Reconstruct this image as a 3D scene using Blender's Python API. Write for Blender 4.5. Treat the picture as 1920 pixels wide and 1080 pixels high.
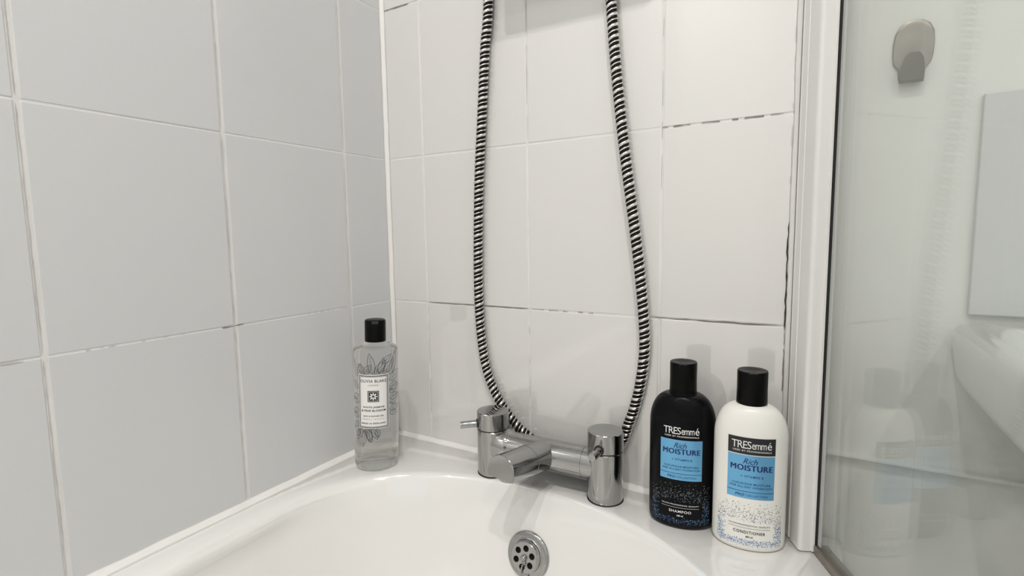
import bpy, bmesh, math, random
from mathutils import Vector, Matrix
random.seed(7)
PI = math.pi
S = bpy.context.scene
for _o in list(bpy.data.objects):
    bpy.data.objects.remove(_o)
COL = S.collection

# ------------------------------------------------------------------ camera
CAM_POS = Vector((0.6597, -0.6935, 0.3638))
YAW, PITCH, ROLL, FPX = 0.5316, -0.1017, -0.0148, 968.23
_f = Vector((-math.sin(YAW) * math.cos(PITCH), math.cos(YAW) * math.cos(PITCH), math.sin(PITCH)))
_r = Vector((math.cos(YAW), math.sin(YAW), 0))
_u = _r.cross(_f)
_r2 = _r * math.cos(ROLL) + _u * math.sin(ROLL)
_u2 = _u * math.cos(ROLL) - _r * math.sin(ROLL)
cam_d = bpy.data.cameras.new('camera')
cam_d.sensor_width = 36.0
cam_d.lens = FPX / 1920 * 36.0
cam_d.clip_start = 0.01
cam = bpy.data.objects.new('camera', cam_d)
COL.objects.link(cam)
_m = Matrix((_r2, _u2, -_f)).transposed().to_4x4()
_m.translation = CAM_POS
cam.matrix_world = _m
S.camera = cam

# ------------------------------------------------------------------ light and exposure
S.view_settings.view_transform = 'Standard'
S.view_settings.look = 'None'
S.view_settings.gamma = 1.0
S.view_settings.use_curve_mapping = False
S.view_settings.exposure = 0.0
S.cycles.caustics_reflective = False
W = bpy.data.worlds.new('world')
S.world = W
W.use_nodes = True
W.node_tree.nodes['Background'].inputs[0].default_value = (0.75, 0.86, 1.0, 1)
W.node_tree.nodes['Background'].inputs[1].default_value = 0.6


def area(name, loc, aim, sx, sy, power, color):
    d = bpy.data.lights.new(name, 'AREA')
    d.shape = 'RECTANGLE'
    d.size, d.size_y, d.energy, d.color = sx, sy, power, color
    o = bpy.data.objects.new(name, d)
    COL.objects.link(o)
    o.location = loc
    o.rotation_euler = (Vector(aim) - Vector(loc)).to_track_quat('-Z', 'Y').to_euler()
    return o


SPOTS = [((0.90, -1.04), 10.4), ((0.56, -1.10), 8.4), ((0.10, -1.80), 4.6), ((1.45, -1.60), 6.0)]  # last spot is an unseen fill, added in place of window light
for (_x, _y), _p in SPOTS:
    _l = area('spotlight_lamp', (_x, _y, 1.818), (_x, _y, 0), 0.05, 0.05, _p, (1.0, 0.968, 0.925))
    _l.data.shape = 'DISK'
area('window_daylight', (1.25, -2.13, 0.75), (0.95, 0, 0.45), 1.0, 1.0, 1.0, (0.88, 0.95, 1.0))


# ------------------------------------------------------------------ materials
def new_mat(name):
    m = bpy.data.materials.new(name)
    m.use_nodes = True
    nt = m.node_tree
    return m, nt, nt.nodes['Principled BSDF']


def N(nt, kind, **kw):
    n = nt.nodes.new(kind)
    for k, v in kw.items():
        if k.startswith('i_'):
            n.inputs[k[2:].replace('_', ' ')].default_value = v
        else:
            setattr(n, k, v)
    return n


def pbr(name, col, rough=0.4, metal=0.0, ior=1.5, coat=0.0, bump=None, rough_noise=None, col_noise=None):
    """bump = (scale, strength, distance); rough_noise = (scale, amount); col_noise = (scale, second colour, amount)"""
    m, nt, b = new_mat(name)
    b.inputs['Base Color'].default_value = (*col, 1)
    b.inputs['Roughness'].default_value = rough
    b.inputs['Metallic'].default_value = metal
    b.inputs['IOR'].default_value = ior
    if coat:
        b.inputs['Coat Weight'].default_value = coat
        b.inputs['Coat Roughness'].default_value = 0.04
        b.inputs['Coat IOR'].default_value = 1.75
    tc = N(nt, 'ShaderNodeTexCoord') if (bump or rough_noise or col_noise) else None
    if bump:
        nz = N(nt, 'ShaderNodeTexNoise', i_Scale=bump[0], i_Detail=3.0)
        nt.links.new(tc.outputs['Object'], nz.inputs['Vector'])
        bp = N(nt, 'ShaderNodeBump', i_Strength=bump[1], i_Distance=bump[2])
        nt.links.new(nz.outputs['Fac'], bp.inputs['Height'])
        nt.links.new(bp.outputs[0], b.inputs['Normal'])
    if rough_noise:
        nz = N(nt, 'ShaderNodeTexNoise', i_Scale=rough_noise[0], i_Detail=4.0)
        nt.links.new(tc.outputs['Object'], nz.inputs['Vector'])
        mr = N(nt, 'ShaderNodeMapRange')
        mr.inputs[3].default_value = max(0, rough - rough_noise[1])
        mr.inputs[4].default_value = rough + rough_noise[1]
        nt.links.new(nz.outputs['Fac'], mr.inputs[0])
        nt.links.new(mr.outputs[0], b.inputs['Roughness'])
    if col_noise:
        nz = N(nt, 'ShaderNodeTexNoise', i_Scale=col_noise[0], i_Detail=5.0)
        nt.links.new(tc.outputs['Object'], nz.inputs['Vector'])
        rp = N(nt, 'ShaderNodeValToRGB')
        rp.color_ramp.elements[0].position = 0.5 - 0.2 / max(0.2, col_noise[2])
        rp.color_ramp.elements[1].position = 0.5 + 0.25 / max(0.2, col_noise[2])
        rp.color_ramp.elements[0].color = (*col, 1)
        rp.color_ramp.elements[1].color = (*col_noise[1], 1)
        nt.links.new(nz.outputs['Fac'], rp.inputs[0])
        nt.links.new(rp.outputs[0], b.inputs['Base Color'])
    return m


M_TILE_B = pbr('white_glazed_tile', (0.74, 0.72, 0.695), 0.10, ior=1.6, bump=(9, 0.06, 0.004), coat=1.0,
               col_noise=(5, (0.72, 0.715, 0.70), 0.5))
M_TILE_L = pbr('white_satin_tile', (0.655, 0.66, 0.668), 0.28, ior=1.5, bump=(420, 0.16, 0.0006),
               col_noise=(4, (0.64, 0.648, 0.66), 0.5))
M_GROUT = pbr('white_grout', (0.80, 0.79, 0.775), 0.8, bump=(300, 0.5, 0.0006), col_noise=(14, (0.68, 0.67, 0.655), 1.0))
M_JOINT = pbr('grey_joint_edge', (0.50, 0.49, 0.48), 0.9, bump=(500, 0.5, 0.0005))
M_CRACK = pbr('grout_crack_dirt', (0.20, 0.175, 0.15), 0.9, bump=(500, 0.5, 0.0005))
M_MOULD = pbr('black_mould', (0.035, 0.03, 0.028), 0.8, bump=(500, 0.5, 0.0005))
M_SIL = pbr('white_silicone', (0.86, 0.845, 0.82), 0.35, bump=(60, 0.3, 0.001), col_noise=(22, (0.80, 0.785, 0.76), 0.8))
M_PAINT = pbr('white_wall_paint', (0.82, 0.815, 0.80), 0.75, bump=(220, 0.15, 0.0004))
M_CEIL = pbr('white_ceiling_paint', (0.80, 0.80, 0.79), 0.9, bump=(220, 0.15, 0.0004))
M_FLOOR = pbr('grey_vinyl_floor', (0.30, 0.29, 0.28), 0.45, bump=(80, 0.2, 0.0008), col_noise=(9, (0.24, 0.235, 0.23), 0.8))
M_TUB = pbr('white_acrylic', (0.83, 0.82, 0.80), 0.11, ior=1.6, coat=1.0, bump=(14, 0.04, 0.002))
M_PANEL = pbr('white_bath_panel', (0.78, 0.775, 0.76), 0.3, bump=(30, 0.05, 0.001))
M_CHROME = pbr('chrome', (0.39, 0.39, 0.385), 0.10, metal=1.0, rough_noise=(60, 0.05), bump=(25, 0.02, 0.001))
M_CHROME_SAT = pbr('satin_chrome', (0.46, 0.46, 0.455), 0.24, metal=1.0, rough_noise=(50, 0.07))
M_HOSE_CH = pbr('hose_chrome', (0.80, 0.785, 0.765), 0.16, metal=1.0, rough_noise=(90, 0.06))
M_HOSE_DK = pbr('hose_dark_groove', (0.012, 0.009, 0.008), 0.6, ior=1.2, rough_noise=(90, 0.1))
M_SEAM = pbr('dark_seam', (0.02, 0.02, 0.02), 0.6, rough_noise=(90, 0.1))
M_ALU = pbr('white_coated_aluminium', (0.80, 0.795, 0.78), 0.32, bump=(50, 0.05, 0.0006), col_noise=(16, (0.765, 0.76, 0.74), 0.8))
M_RAIL = pbr('dull_aluminium_rail', (0.33, 0.30, 0.27), 0.35, metal=0.8, col_noise=(35, (0.20, 0.165, 0.14), 0.9))
M_GASKET = pbr('black_rubber', (0.012, 0.012, 0.013), 0.55, rough_noise=(80, 0.1))
M_STRIP = pbr('grey_seal_strip', (0.50, 0.51, 0.49), 0.35, rough_noise=(60, 0.1))
M_STEEL = pbr('stained_brushed_steel', (0.33, 0.31, 0.285), 0.38, metal=0.85, rough_noise=(70, 0.12),
              col_noise=(45, (0.21, 0.19, 0.16), 0.7))
M_STEEL_SHADE = pbr('shaded_steel', (0.15, 0.142, 0.132), 0.42, metal=0.7, rough_noise=(70, 0.1), col_noise=(50, (0.12, 0.112, 0.10), 0.7))  # darker copy of the hook steel; the tongue's shade is in its colour
M_BLACK = pbr('black_plastic_bottle', (0.003, 0.003, 0.003), 0.22, ior=1.2, bump=(30, 0.03, 0.001))
M_CAP = pbr('black_cap_plastic', (0.003, 0.003, 0.003), 0.30, ior=1.2, bump=(60, 0.03, 0.001))
M_WHITEB = pbr('white_plastic_bottle', (0.84, 0.825, 0.78), 0.25, ior=1.45, bump=(30, 0.03, 0.001))
M_FOIL = pbr('blue_foil_label', (0.16, 0.44, 0.72), 0.30, metal=0.55, rough_noise=(80, 0.05))
M_NAVY = pbr('navy_print', (0.008, 0.022, 0.13), 0.4, rough_noise=(80, 0.05))
M_TEAL = pbr('dark_blue_small_print', (0.012, 0.085, 0.21), 0.4, rough_noise=(80, 0.05))
M_WPRINT = pbr('white_print', (0.80, 0.80, 0.79), 0.5, rough_noise=(80, 0.05))
M_KPRINT = pbr('black_print', (0.012, 0.012, 0.014), 0.5, rough_noise=(80, 0.05))
M_GPRINT = pbr('grey_print', (0.25, 0.25, 0.25), 0.5, rough_noise=(80, 0.05))
M_LABEL = pbr('paper_white_label', (0.82, 0.80, 0.785), 0.5, rough_noise=(80, 0.05))
M_BASIN = pbr('white_ceramic', (0.83, 0.84, 0.84), 0.08, ior=1.55, bump=(10, 0.03, 0.001))
M_DARK = pbr('dark_cavity', (0.004, 0.004, 0.004), 0.9, rough_noise=(40, 0.05))
M_LAMPCASE = pbr('white_lamp_housing', (0.8, 0.8, 0.8), 0.4, bump=(40, 0.05, 0.001))


def speckle_mat(name, base, cols, dens_edge, dens_top, ior=1.45):
    """bottle skin with a printed confetti frame near the foot (flat print)"""
    m, nt, b = new_mat(name)
    b.inputs['Roughness'].default_value = 0.24
    b.inputs['IOR'].default_value = ior
    tc = N(nt, 'ShaderNodeTexCoord')
    sp = N(nt, 'ShaderNodeSeparateXYZ')
    nt.links.new(tc.outputs['Object'], sp.inputs[0])

    def mth(op, a, bb=None, c=None):
        n = N(nt, 'ShaderNodeMath', operation=op)
        for i, v in enumerate((a, bb, c)):
            if v is None:
                continue
            if isinstance(v, (int, float)):
                n.inputs[i].default_value = v
            else:
                nt.links.new(v, n.inputs[i])
        return n.outputs[0]

    def step(v, a, bb):
        n = N(nt, 'ShaderNodeMapRange')
        n.inputs[1].default_value = a
        n.inputs[2].default_value = bb
        nt.links.new(v, n.inputs[0])
        return n.outputs[0]
    X, Y, Z = sp.outputs
    ax = mth('ABSOLUTE', X)
    front = mth('LESS_THAN', Y, 0.0)
    inx = mth('LESS_THAN', ax, 0.0335)
    # bottom band 8..16 mm, side bands, sparse top band 38..60 mm
    bot = mth('MULTIPLY', step(Z, 0.006, 0.010), step(Z, 0.0165, 0.013))
    side = mth('MULTIPLY', mth('MULTIPLY', step(ax, 0.0245, 0.028), step(Z, 0.007, 0.010)), step(Z, 0.052, 0.026))
    top = mth('MULTIPLY', mth('MULTIPLY', step(Z, 0.0345, 0.039), step(Z, 0.060, 0.042)), dens_top)
    dens = mth('MAXIMUM', mth('MAXIMUM', mth('MULTIPLY', bot, dens_edge), mth('MULTIPLY', side, dens_edge)), top)
    dens = mth('MULTIPLY', mth('MULTIPLY', dens, front), inx)
    vo = N(nt, 'ShaderNodeTexVoronoi', i_Scale=980.0)
    nt.links.new(tc.outputs['Object'], vo.inputs['Vector'])
    sc = N(nt, 'ShaderNodeSeparateColor')
    nt.links.new(vo.outputs['Color'], sc.inputs[0])
    near = mth('LESS_THAN', vo.outputs['Distance'], 0.52)
    on = mth('MULTIPLY', mth('LESS_THAN', sc.outputs[0], dens), near)
    rp = N(nt, 'ShaderNodeValToRGB')
    rp.color_ramp.interpolation = 'CONSTANT'
    while len(rp.color_ramp.elements) < len(cols):
        rp.color_ramp.elements.new(0.5)
    for i, c in enumerate(cols):
        rp.color_ramp.elements[i].position = i / len(cols)
        rp.color_ramp.elements[i].color = (*c, 1)
    nt.links.new(sc.outputs[1], rp.inputs[0])
    # the top of the frame is printed in grey
    gx = N(nt, 'ShaderNodeMix', data_type='RGBA')
    nt.links.new(step(Z, 0.026, 0.046), gx.inputs[0])
    nt.links.new(rp.outputs[0], gx.inputs[6])
    gx.inputs[7].default_value = (0.17, 0.20, 0.22, 1)
    mx = N(nt, 'ShaderNodeMix', data_type='RGBA')
    nt.links.new(on, mx.inputs[0])
    mx.inputs[6].default_value = (*base, 1)
    nt.links.new(gx.outputs[2], mx.inputs[7])
    nt.links.new(mx.outputs[2], b.inputs['Base Color'])
    return m


M_SHAMPOO = speckle_mat('black_bottle_with_confetti_print', (0.003, 0.003, 0.004),
                        [(0.006, 0.010, 0.05), (0.03, 0.05, 0.16), (0.25, 0.30, 0.36), (0.02, 0.03, 0.10), (0.05, 0.22, 0.34)], 0.75, 0.30, ior=1.22)
M_COND = speckle_mat('white_bottle_with_confetti_print', (0.84, 0.825, 0.78),
                     [(0.05, 0.14, 0.34), (0.16, 0.32, 0.52), (0.03, 0.08, 0.22), (0.30, 0.46, 0.62), (0.08, 0.18, 0.40)], 1.0, 0.5)


def glass_pane_mat():
    """architectural glass: Schlick reflection over tinted see-through, with a thin limescale film"""
    m = bpy.data.materials.new('clear_screen_glass')
    m.use_nodes = True
    nt = m.node_tree
    nt.nodes.remove(nt.nodes['Principled BSDF'])
    out = nt.nodes['Material Output']
    lw = N(nt, 'ShaderNodeLayerWeight', i_Blend=0.5)
    pw = N(nt, 'ShaderNodeMath', operation='POWER')
    pw.inputs[1].default_value = 5.0
    nt.links.new(lw.outputs['Facing'], pw.inputs[0])
    mr = N(nt, 'ShaderNodeMapRange')
    mr.inputs[3].default_value = 0.045
    mr.inputs[4].default_value = 1.0
    nt.links.new(pw.outputs[0], mr.inputs[0])
    tr = N(nt, 'ShaderNodeBsdfTransparent')
    tr.inputs[0].default_value = (0.968, 0.980, 0.968, 1)
    gl = N(nt, 'ShaderNodeBsdfGlossy')
    gl.inputs['Roughness'].default_value = 0.015
    gl.inputs['Color'].default_value = (1, 1, 1, 1)
    mx = N(nt, 'ShaderNodeMixShader')
    nt.links.new(mr.outputs[0], mx.inputs[0])
    nt.links.new(tr.outputs[0], mx.inputs[1])
    nt.links.new(gl.outputs[0], mx.inputs[2])
    tc = N(nt, 'ShaderNodeTexCoord')
    nz = N(nt, 'ShaderNodeTexNoise', i_Scale=6.0, i_Detail=6.0)
    nt.links.new(tc.outputs['Object'], nz.inputs['Vector'])
    mf = N(nt, 'ShaderNodeMapRange')
    mf.inputs[1].default_value = 0.3
    mf.inputs[2].default_value = 0.75
    mf.inputs[3].default_value = 0.03
    mf.inputs[4].default_value = 0.09
    nt.links.new(nz.outputs['Fac'], mf.inputs[0])
    df = N(nt, 'ShaderNodeBsdfDiffuse')
    df.inputs[0].default_value = (0.66, 0.70, 0.66, 1)
    m2 = N(nt, 'ShaderNodeMixShader')
    nt.links.new(mf.outputs[0], m2.inputs[0])
    nt.links.new(mx.outputs[0], m2.inputs[1])
    nt.links.new(df.outputs[0], m2.inputs[2])
    nt.links.new(m2.outputs[0], out.inputs[0])
    return m


M_GLASS = glass_pane_mat()


def clear_mat(name, ior, col, rough=0.0):
    m, nt, b = new_mat(name)
    b.inputs['Base Color'].default_value = (*col, 1)
    b.inputs['Transmission Weight'].default_value = 1.0
    b.inputs['Roughness'].default_value = rough
    b.inputs['IOR'].default_value = ior
    # thin plastic: part of the light passes straight through, more of it face-on than at the rims
    tr = N(nt, 'ShaderNodeBsdfTransparent')
    tr.inputs[0].default_value = (0.975, 0.975, 0.97, 1)
    lw = N(nt, 'ShaderNodeLayerWeight', i_Blend=0.35)
    mr = N(nt, 'ShaderNodeMapRange')
    mr.inputs[3].default_value = 0.62
    mr.inputs[4].default_value = 0.97
    nt.links.new(lw.outputs['Facing'], mr.inputs[0])
    mx = N(nt, 'ShaderNodeMixShader')
    nt.links.new(mr.outputs[0], mx.inputs[0])
    nt.links.new(tr.outputs[0], mx.inputs[1])
    nt.links.new(b.outputs[0], mx.inputs[2])
    nt.links.new(mx.outputs[0], nt.nodes['Material Output'].inputs[0])
    return m


M_CLEAR = clear_mat('clear_gel_bottle_plastic', 1.33, (0.99, 0.99, 0.985), 0.01)


def emit_mat(name, col, s):
    m = bpy.data.materials.new(name)
    m.use_nodes = True
    nt = m.node_tree
    nt.nodes.remove(nt.nodes['Principled BSDF'])
    e = N(nt, 'ShaderNodeEmission')
    e.inputs[0].default_value = (*col, 1)
    e.inputs[1].default_value = s
    nt.links.new(e.outputs[0], nt.nodes['Material Output'].inputs[0])
    return m


M_LAMP = emit_mat('lamp_diffuser', (1.0, 0.93, 0.84), 4.0)


# ------------------------------------------------------------------ helpers
def link(name, me, mat=None, parent=None, loc=None, smooth=False):
    o = bpy.data.objects.new(name, me)
    COL.objects.link(o)
    if mat is not None:
        me.materials.append(mat)
    if parent is not None:
        o.parent = parent
    if loc is not None:
        o.location = loc
    if smooth:
        for p in me.polygons:
            p.use_smooth = True
    return o


def from_bm(name, bm, mat, parent=None, smooth=False, loc=None, angle=None):
    me = bpy.data.meshes.new(name)
    bmesh.ops.recalc_face_normals(bm, faces=bm.faces)
    if angle is not None:
        for e in bm.edges:
            if len(e.link_faces) == 2:
                e.smooth = e.calc_face_angle(0) < angle
        smooth = True
    bm.to_mesh(me)
    bm.free()
    return link(name, me, mat, parent, loc, smooth)


def empty(name, label, cat, loc=(0, 0, 0), group=None):
    o = bpy.data.objects.new(name, None)
    o.empty_display_size = 0.03
    COL.objects.link(o)
    o.location = loc
    o['label'] = label
    o['category'] = cat
    if group:
        o['group'] = group
    return o


def structure(o):
    o['kind'] = 'structure'
    return o


def box_bm(x0, x1, y0, y1, z0, z1, bevel=0.0, seg=1):
    bm = bmesh.new()
    bmesh.ops.create_cube(bm, size=1.0)
    for v in bm.verts:
        v.co = Vector(((x0 + x1) / 2 + v.co.x * (x1 - x0), (y0 + y1) / 2 + v.co.y * (y1 - y0), (z0 + z1) / 2 + v.co.z * (z1 - z0)))
    if bevel > 0:
        bmesh.ops.bevel(bm, geom=list(bm.edges), offset=bevel, segments=seg, affect='EDGES', profile=0.5)
    return bm


def prism_bm(poly, z0, z1):
    """extrude a polygon (x, y) between two heights"""
    bm = bmesh.new()
    a = [bm.verts.new((x, y, z0)) for x, y in poly]
    b = [bm.verts.new((x, y, z1)) for x, y in poly]
    n = len(poly)
    bm.faces.new(a)
    bm.faces.new(b)
    for i in range(n):
        bm.faces.new((a[i], a[(i + 1) % n], b[(i + 1) % n], b[i]))
    return bm


def lathe_bm(prof, n=48, sx=1.0, sy=1.0, close=True):
    """prof = [(radius, z)], revolved about z"""
    bm = bmesh.new()
    rings = []
    for r, z in prof:
        if r < 1e-6:
            rings.append([bm.verts.new((0, 0, z))])
        else:
            rings.append([bm.verts.new((r * sx * math.cos(2 * PI * i / n), r * sy * math.sin(2 * PI * i / n), z)) for i in range(n)])
    for a, b in zip(rings, rings[1:]):
        if len(a) == 1 and len(b) == 1:
            continue
        for i in range(n):
            j = (i + 1) % n
            if len(a) == 1:
                bm.faces.new((a[0], b[i], b[j]))
            elif len(b) == 1:
                bm.faces.new((a[i], a[j], b[0]))
            else:
                bm.faces.new((a[i], a[j], b[j], b[i]))
    if close:
        for r in (rings[0], rings[-1]):
            if len(r) > 1:
                bm.faces.new(r)
    return bm


def orient(bm, origin, zaxis, xhint=Vector((1, 0, 0))):
    z = Vector(zaxis).normalized()
    x = (Vector(xhint) - z * Vector(xhint).dot(z))
    if x.length < 1e-4:
        x = Vector((0, 1, 0)) - z * z.y
    x.normalize()
    y = z.cross(x)
    m = Matrix((x, y, z)).transposed().to_4x4()
    m.translation = Vector(origin)
    bm.transform(m)
    return bm


def tube_bm(pts, r, n=12, caps=True):
    bm = bmesh.new()
    pts = [Vector(p) for p in pts]
    rings = []
    nrm = None
    for i, p in enumerate(pts):
        t = (pts[min(i + 1, len(pts) - 1)] - pts[max(i - 1, 0)]).normalized()
        if nrm is None:
            nrm = t.orthogonal().normalized()
        nrm = (nrm - t * nrm.dot(t)).normalized()
        bn = t.cross(nrm)
        rings.append([bm.verts.new(p + (nrm * math.cos(2 * PI * k / n) + bn * math.sin(2 * PI * k / n)) * r) for k in range(n)])
    for a, b in zip(rings, rings[1:]):
        for k in range(n):
            bm.faces.new((a[k], a[(k + 1) % n], b[(k + 1) % n], b[k]))
    if caps:
        bm.faces.new(rings[0])
        bm.faces.new(rings[-1])
    return bm


def join_bm(dst, src):
    me = bpy.data.meshes.new('tmp')
    src.to_mesh(me)
    src.free()
    dst.from_mesh(me)
    bpy.data.meshes.remove(me)


def catmull(pts, n=12):
    pts = [Vector(p) for p in pts]
    out = []
    for i in range(len(pts) - 1):
        p0 = pts[max(i - 1, 0)]
        p1, p2 = pts[i], pts[i + 1]
        p3 = pts[min(i + 2, len(pts) - 1)]
        for k in range(n):
            t = k / n
            out.append(0.5 * ((2 * p1) + (p2 - p0) * t + (2 * p0 - 5 * p1 + 4 * p2 - p3) * t * t + (3 * p1 - p0 - 3 * p2 + p3) * t ** 3))
    out.append(pts[-1])
    return out


def resample(pts, step):
    out = [pts[0].copy()]
    acc = 0.0
    for a, b in zip(pts, pts[1:]):
        L = (b - a).length
        d = step - acc
        while d <= L:
            out.append(a.lerp(b, d / L))
            d += step
        acc = L - (d - step)
    return out


# ------------------------------------------------------------------ room shell
ROOM_X, ROOM_Y, Z_FLOOR, Z_CEIL = 1.95, -2.20, -0.55, 1.85
# the plaster behind the tiles sits 7 mm back; grout is flush a little under the tile faces
wall_back = structure(from_bm('wall_back', box_bm(-0.12, ROOM_X + 0.1, 0.007, 0.10, Z_FLOOR, Z_CEIL), M_PAINT))
wall_left = structure(from_bm('wall_left', box_bm(-0.10, -0.007, ROOM_Y - 0.1, 0.10, Z_FLOOR, Z_CEIL), M_PAINT))
wall_right = structure(from_bm('wall_right', box_bm(ROOM_X, ROOM_X + 0.1, ROOM_Y - 0.1, 0.10, Z_FLOOR, Z_CEIL), M_PAINT))
floor = structure(from_bm('floor', box_bm(-0.1, ROOM_X + 0.1, ROOM_Y - 0.1, 0.1, Z_FLOOR - 0.05, Z_FLOOR), M_FLOOR))
ceiling = structure(from_bm('ceiling', box_bm(-0.1, ROOM_X + 0.1, ROOM_Y - 0.1, 0.1, Z_CEIL, Z_CEIL + 0.05), M_CEIL))
# front wall (behind the camera) with a window opening
WX0, WX1, WZ0, WZ1 = 0.70, 1.80, 0.20, 1.30
bm = box_bm(-0.1, WX0, ROOM_Y - 0.1, ROOM_Y, Z_FLOOR, Z_CEIL)
join_bm(bm, box_bm(WX1, ROOM_X + 0.1, ROOM_Y - 0.1, ROOM_Y, Z_FLOOR, Z_CEIL))
join_bm(bm, box_bm(WX0, WX1, ROOM_Y - 0.1, ROOM_Y, Z_FLOOR, WZ0))
join_bm(bm, box_bm(WX0, WX1, ROOM_Y - 0.1, ROOM_Y, WZ1, Z_CEIL))
wall_front = structure(from_bm('wall_front', bm, M_PAINT))
window = bpy.data.objects.new('window_1', None)
COL.objects.link(window)
structure(window)
fr = box_bm(WX0, WX0 + 0.05, ROOM_Y - 0.08, ROOM_Y - 0.02, WZ0, WZ1)
for b in ((WX1 - 0.05, WX1, WZ0, WZ1), (WX0, WX1, WZ0, WZ0 + 0.05), (WX0, WX1, WZ1 - 0.05, WZ1), (1.23, 1.27, WZ0, WZ1)):
    join_bm(fr, box_bm(b[0], b[1], ROOM_Y - 0.08, ROOM_Y - 0.02, b[2], b[3]))
from_bm('window_frame', fr, M_ALU, window)
from_bm('pane', box_bm(WX0 + 0.05, WX1 - 0.05, ROOM_Y - 0.055, ROOM_Y - 0.05, WZ0 + 0.05, WZ1 - 0.05), M_GLASS, window)

# ------------------------------------------------------------------ tiles, each its own object
TH = 0.007
GAP = 0.0030


def tile_obj(w, h, mat, wall, place, cache={}):
    key = (round(w, 4), round(h, 4), mat.name)
    if key not in cache:
        bm = box_bm(-w / 2, w / 2, -TH / 2, TH / 2, -h / 2, h / 2, 0.0013, 2)
        me = bpy.data.meshes.new('tile')
        bmesh.ops.recalc_face_normals(bm, faces=bm.faces)
        bm.to_mesh(me)
        bm.free()
        for p in me.polygons:
            p.use_smooth = False
        me.materials.append(mat)
        cache[key] = me
    o = bpy.data.objects.new('tile', cache[key])
    COL.objects.link(o)
    o.parent = wall
    place(o)
    return o


def cuts(edges):
    return [(a, b) for a, b in zip(edges, edges[1:])]


XB = [0.004, 0.082, 0.282, 0.482, 0.636]
ZB = [0.003, 0.250, 0.4995, 0.749, 0.9985, 1.248, 1.4975, 1.747]
for x0, x1 in cuts(XB):
    for z0, z1 in cuts(ZB):
        def place(o, x0=x0, x1=x1, z0=z0, z1=z1):
            o.location = ((x0 + x1) / 2, TH / 2 + random.uniform(0, 0.0003), (z0 + z1) / 2)
            o.rotation_euler = (random.uniform(-1, 1) * 0.0022, 0, random.uniform(-1, 1) * 0.0022)
        tile_obj(x1 - x0 - GAP * 0.9, z1 - z0 - GAP * 0.6, M_TILE_B, wall_back, place)
YL = [-0.004, -0.098] + [-0.098 - 0.198 * k for k in range(1, 9)]
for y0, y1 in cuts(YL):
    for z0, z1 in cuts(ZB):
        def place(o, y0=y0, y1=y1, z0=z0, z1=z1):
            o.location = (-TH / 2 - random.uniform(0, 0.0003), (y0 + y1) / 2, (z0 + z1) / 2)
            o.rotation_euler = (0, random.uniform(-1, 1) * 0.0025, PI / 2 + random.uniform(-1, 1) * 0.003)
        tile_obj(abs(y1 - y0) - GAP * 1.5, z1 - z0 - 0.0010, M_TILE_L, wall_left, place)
# splashback tiles above the basin
for k in range(3):
    def place(o, k=k):
        o.location = (0.797 + 0.1 + 0.2 * k, 0.0035, 0.386)
    tile_obj(0.197, 0.222, M_TILE_L, wall_back, place)
# grout beds (stop 0.6 mm under the tile faces)
from_bm('grout', box_bm(0.0, 0.636, 0.0007, 0.0072, 0, 1.747), M_GROUT, wall_back)
from_bm('grout', box_bm(-0.0072, -0.0007, -1.70, 0.0, 0, 1.747), M_GROUT, wall_left)


def joint_line(p0, p1, wall, mat=M_CRACK, w=0.0009, n=14, axis='y', broken=0.0):
    """a fine ragged line in a joint on the wall plane"""
    bm = bmesh.new()
    p0, p1 = Vector(p0), Vector(p1)
    d = (p1 - p0)
    nrm = Vector((0, -1, 0)) if axis == 'y' else Vector((1, 0, 0))
    side = d.normalized().cross(nrm)
    prev = None
    for i in range(n + 1):
        t = i / n
        ww = w * random.uniform(0.35, 1.0) * (0.25 if i in (0, n) else 1)
        c = p0 + d * t + side * random.uniform(-1, 1) * w * 0.25 + nrm * 0.0003
        a, b = bm.verts.new(c + side * ww / 2), bm.verts.new(c - side * ww / 2)
        if prev and random.random() >= broken:
            bm.faces.new((prev[0], a, b, prev[1]))
        prev = (a, b)
    for v in list(bm.verts):
        if not v.link_faces:
            bm.verts.remove(v)
    return from_bm('crack_or_edge_shade', bm, mat, wall)


YC = -0.0001
joint_line((0.084, YC, 0.2505), (0.282, YC, 0.2505), wall_back, w=0.0016)
joint_line((0.284, YC, 0.2505), (0.395, YC, 0.2505), wall_back, w=0.0010, broken=0.3)
joint_line((0.470, YC, 0.2505), (0.630, YC, 0.2505), wall_back, w=0.0022)
joint_line((0.468, YC, 0.5), (0.622, YC, 0.5), wall_back, w=0.0015, broken=0.25, n=22)
joint_line((0.004, YC, 0.749), (0.060, YC, 0.749), wall_back, w=0.0022)
joint_line((0.282, YC, 0.085), (0.282, YC, 0.245), wall_back, w=0.0008, broken=0.4, mat=M_JOINT)
joint_line((0.282, YC, 0.505), (0.282, YC, 0.745), wall_back, w=0.0009, broken=0.2, mat=M_JOINT)
joint_line((0.082, YC, 0.04), (0.082, YC, 0.245), wall_back, w=0.0009, broken=0.2, mat=M_JOINT)
joint_line((0.482, YC, 0.40), (0.482, YC, 0.70), wall_back, w=0.0008, broken=0.4, mat=M_JOINT)
XC = 0.0001
for ys in (-0.098, -0.296, -0.494):  # grey line paints the shadow along one edge of each upright joint
    k = 1.0 + abs(ys) * 1.2
    for za, zb in ((0.012, 0.247), (0.253, 0.496), (0.503, 0.746)):
        joint_line((XC, ys - 0.0015, za), (XC, ys - 0.0015, zb), wall_left, w=0.0007 * k, axis='x', broken=0.0, n=26,
              mat=M_JOINT)
joint_line((XC, -0.285, 0.2505), (XC, -0.315, 0.2495), wall_left, w=0.0014, axis='x')
joint_line((XC, -0.10, 0.2500), (XC, -0.20, 0.2495), wall_left, w=0.0010, axis='x', broken=0.65, n=30, mat=M_JOINT)
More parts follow.
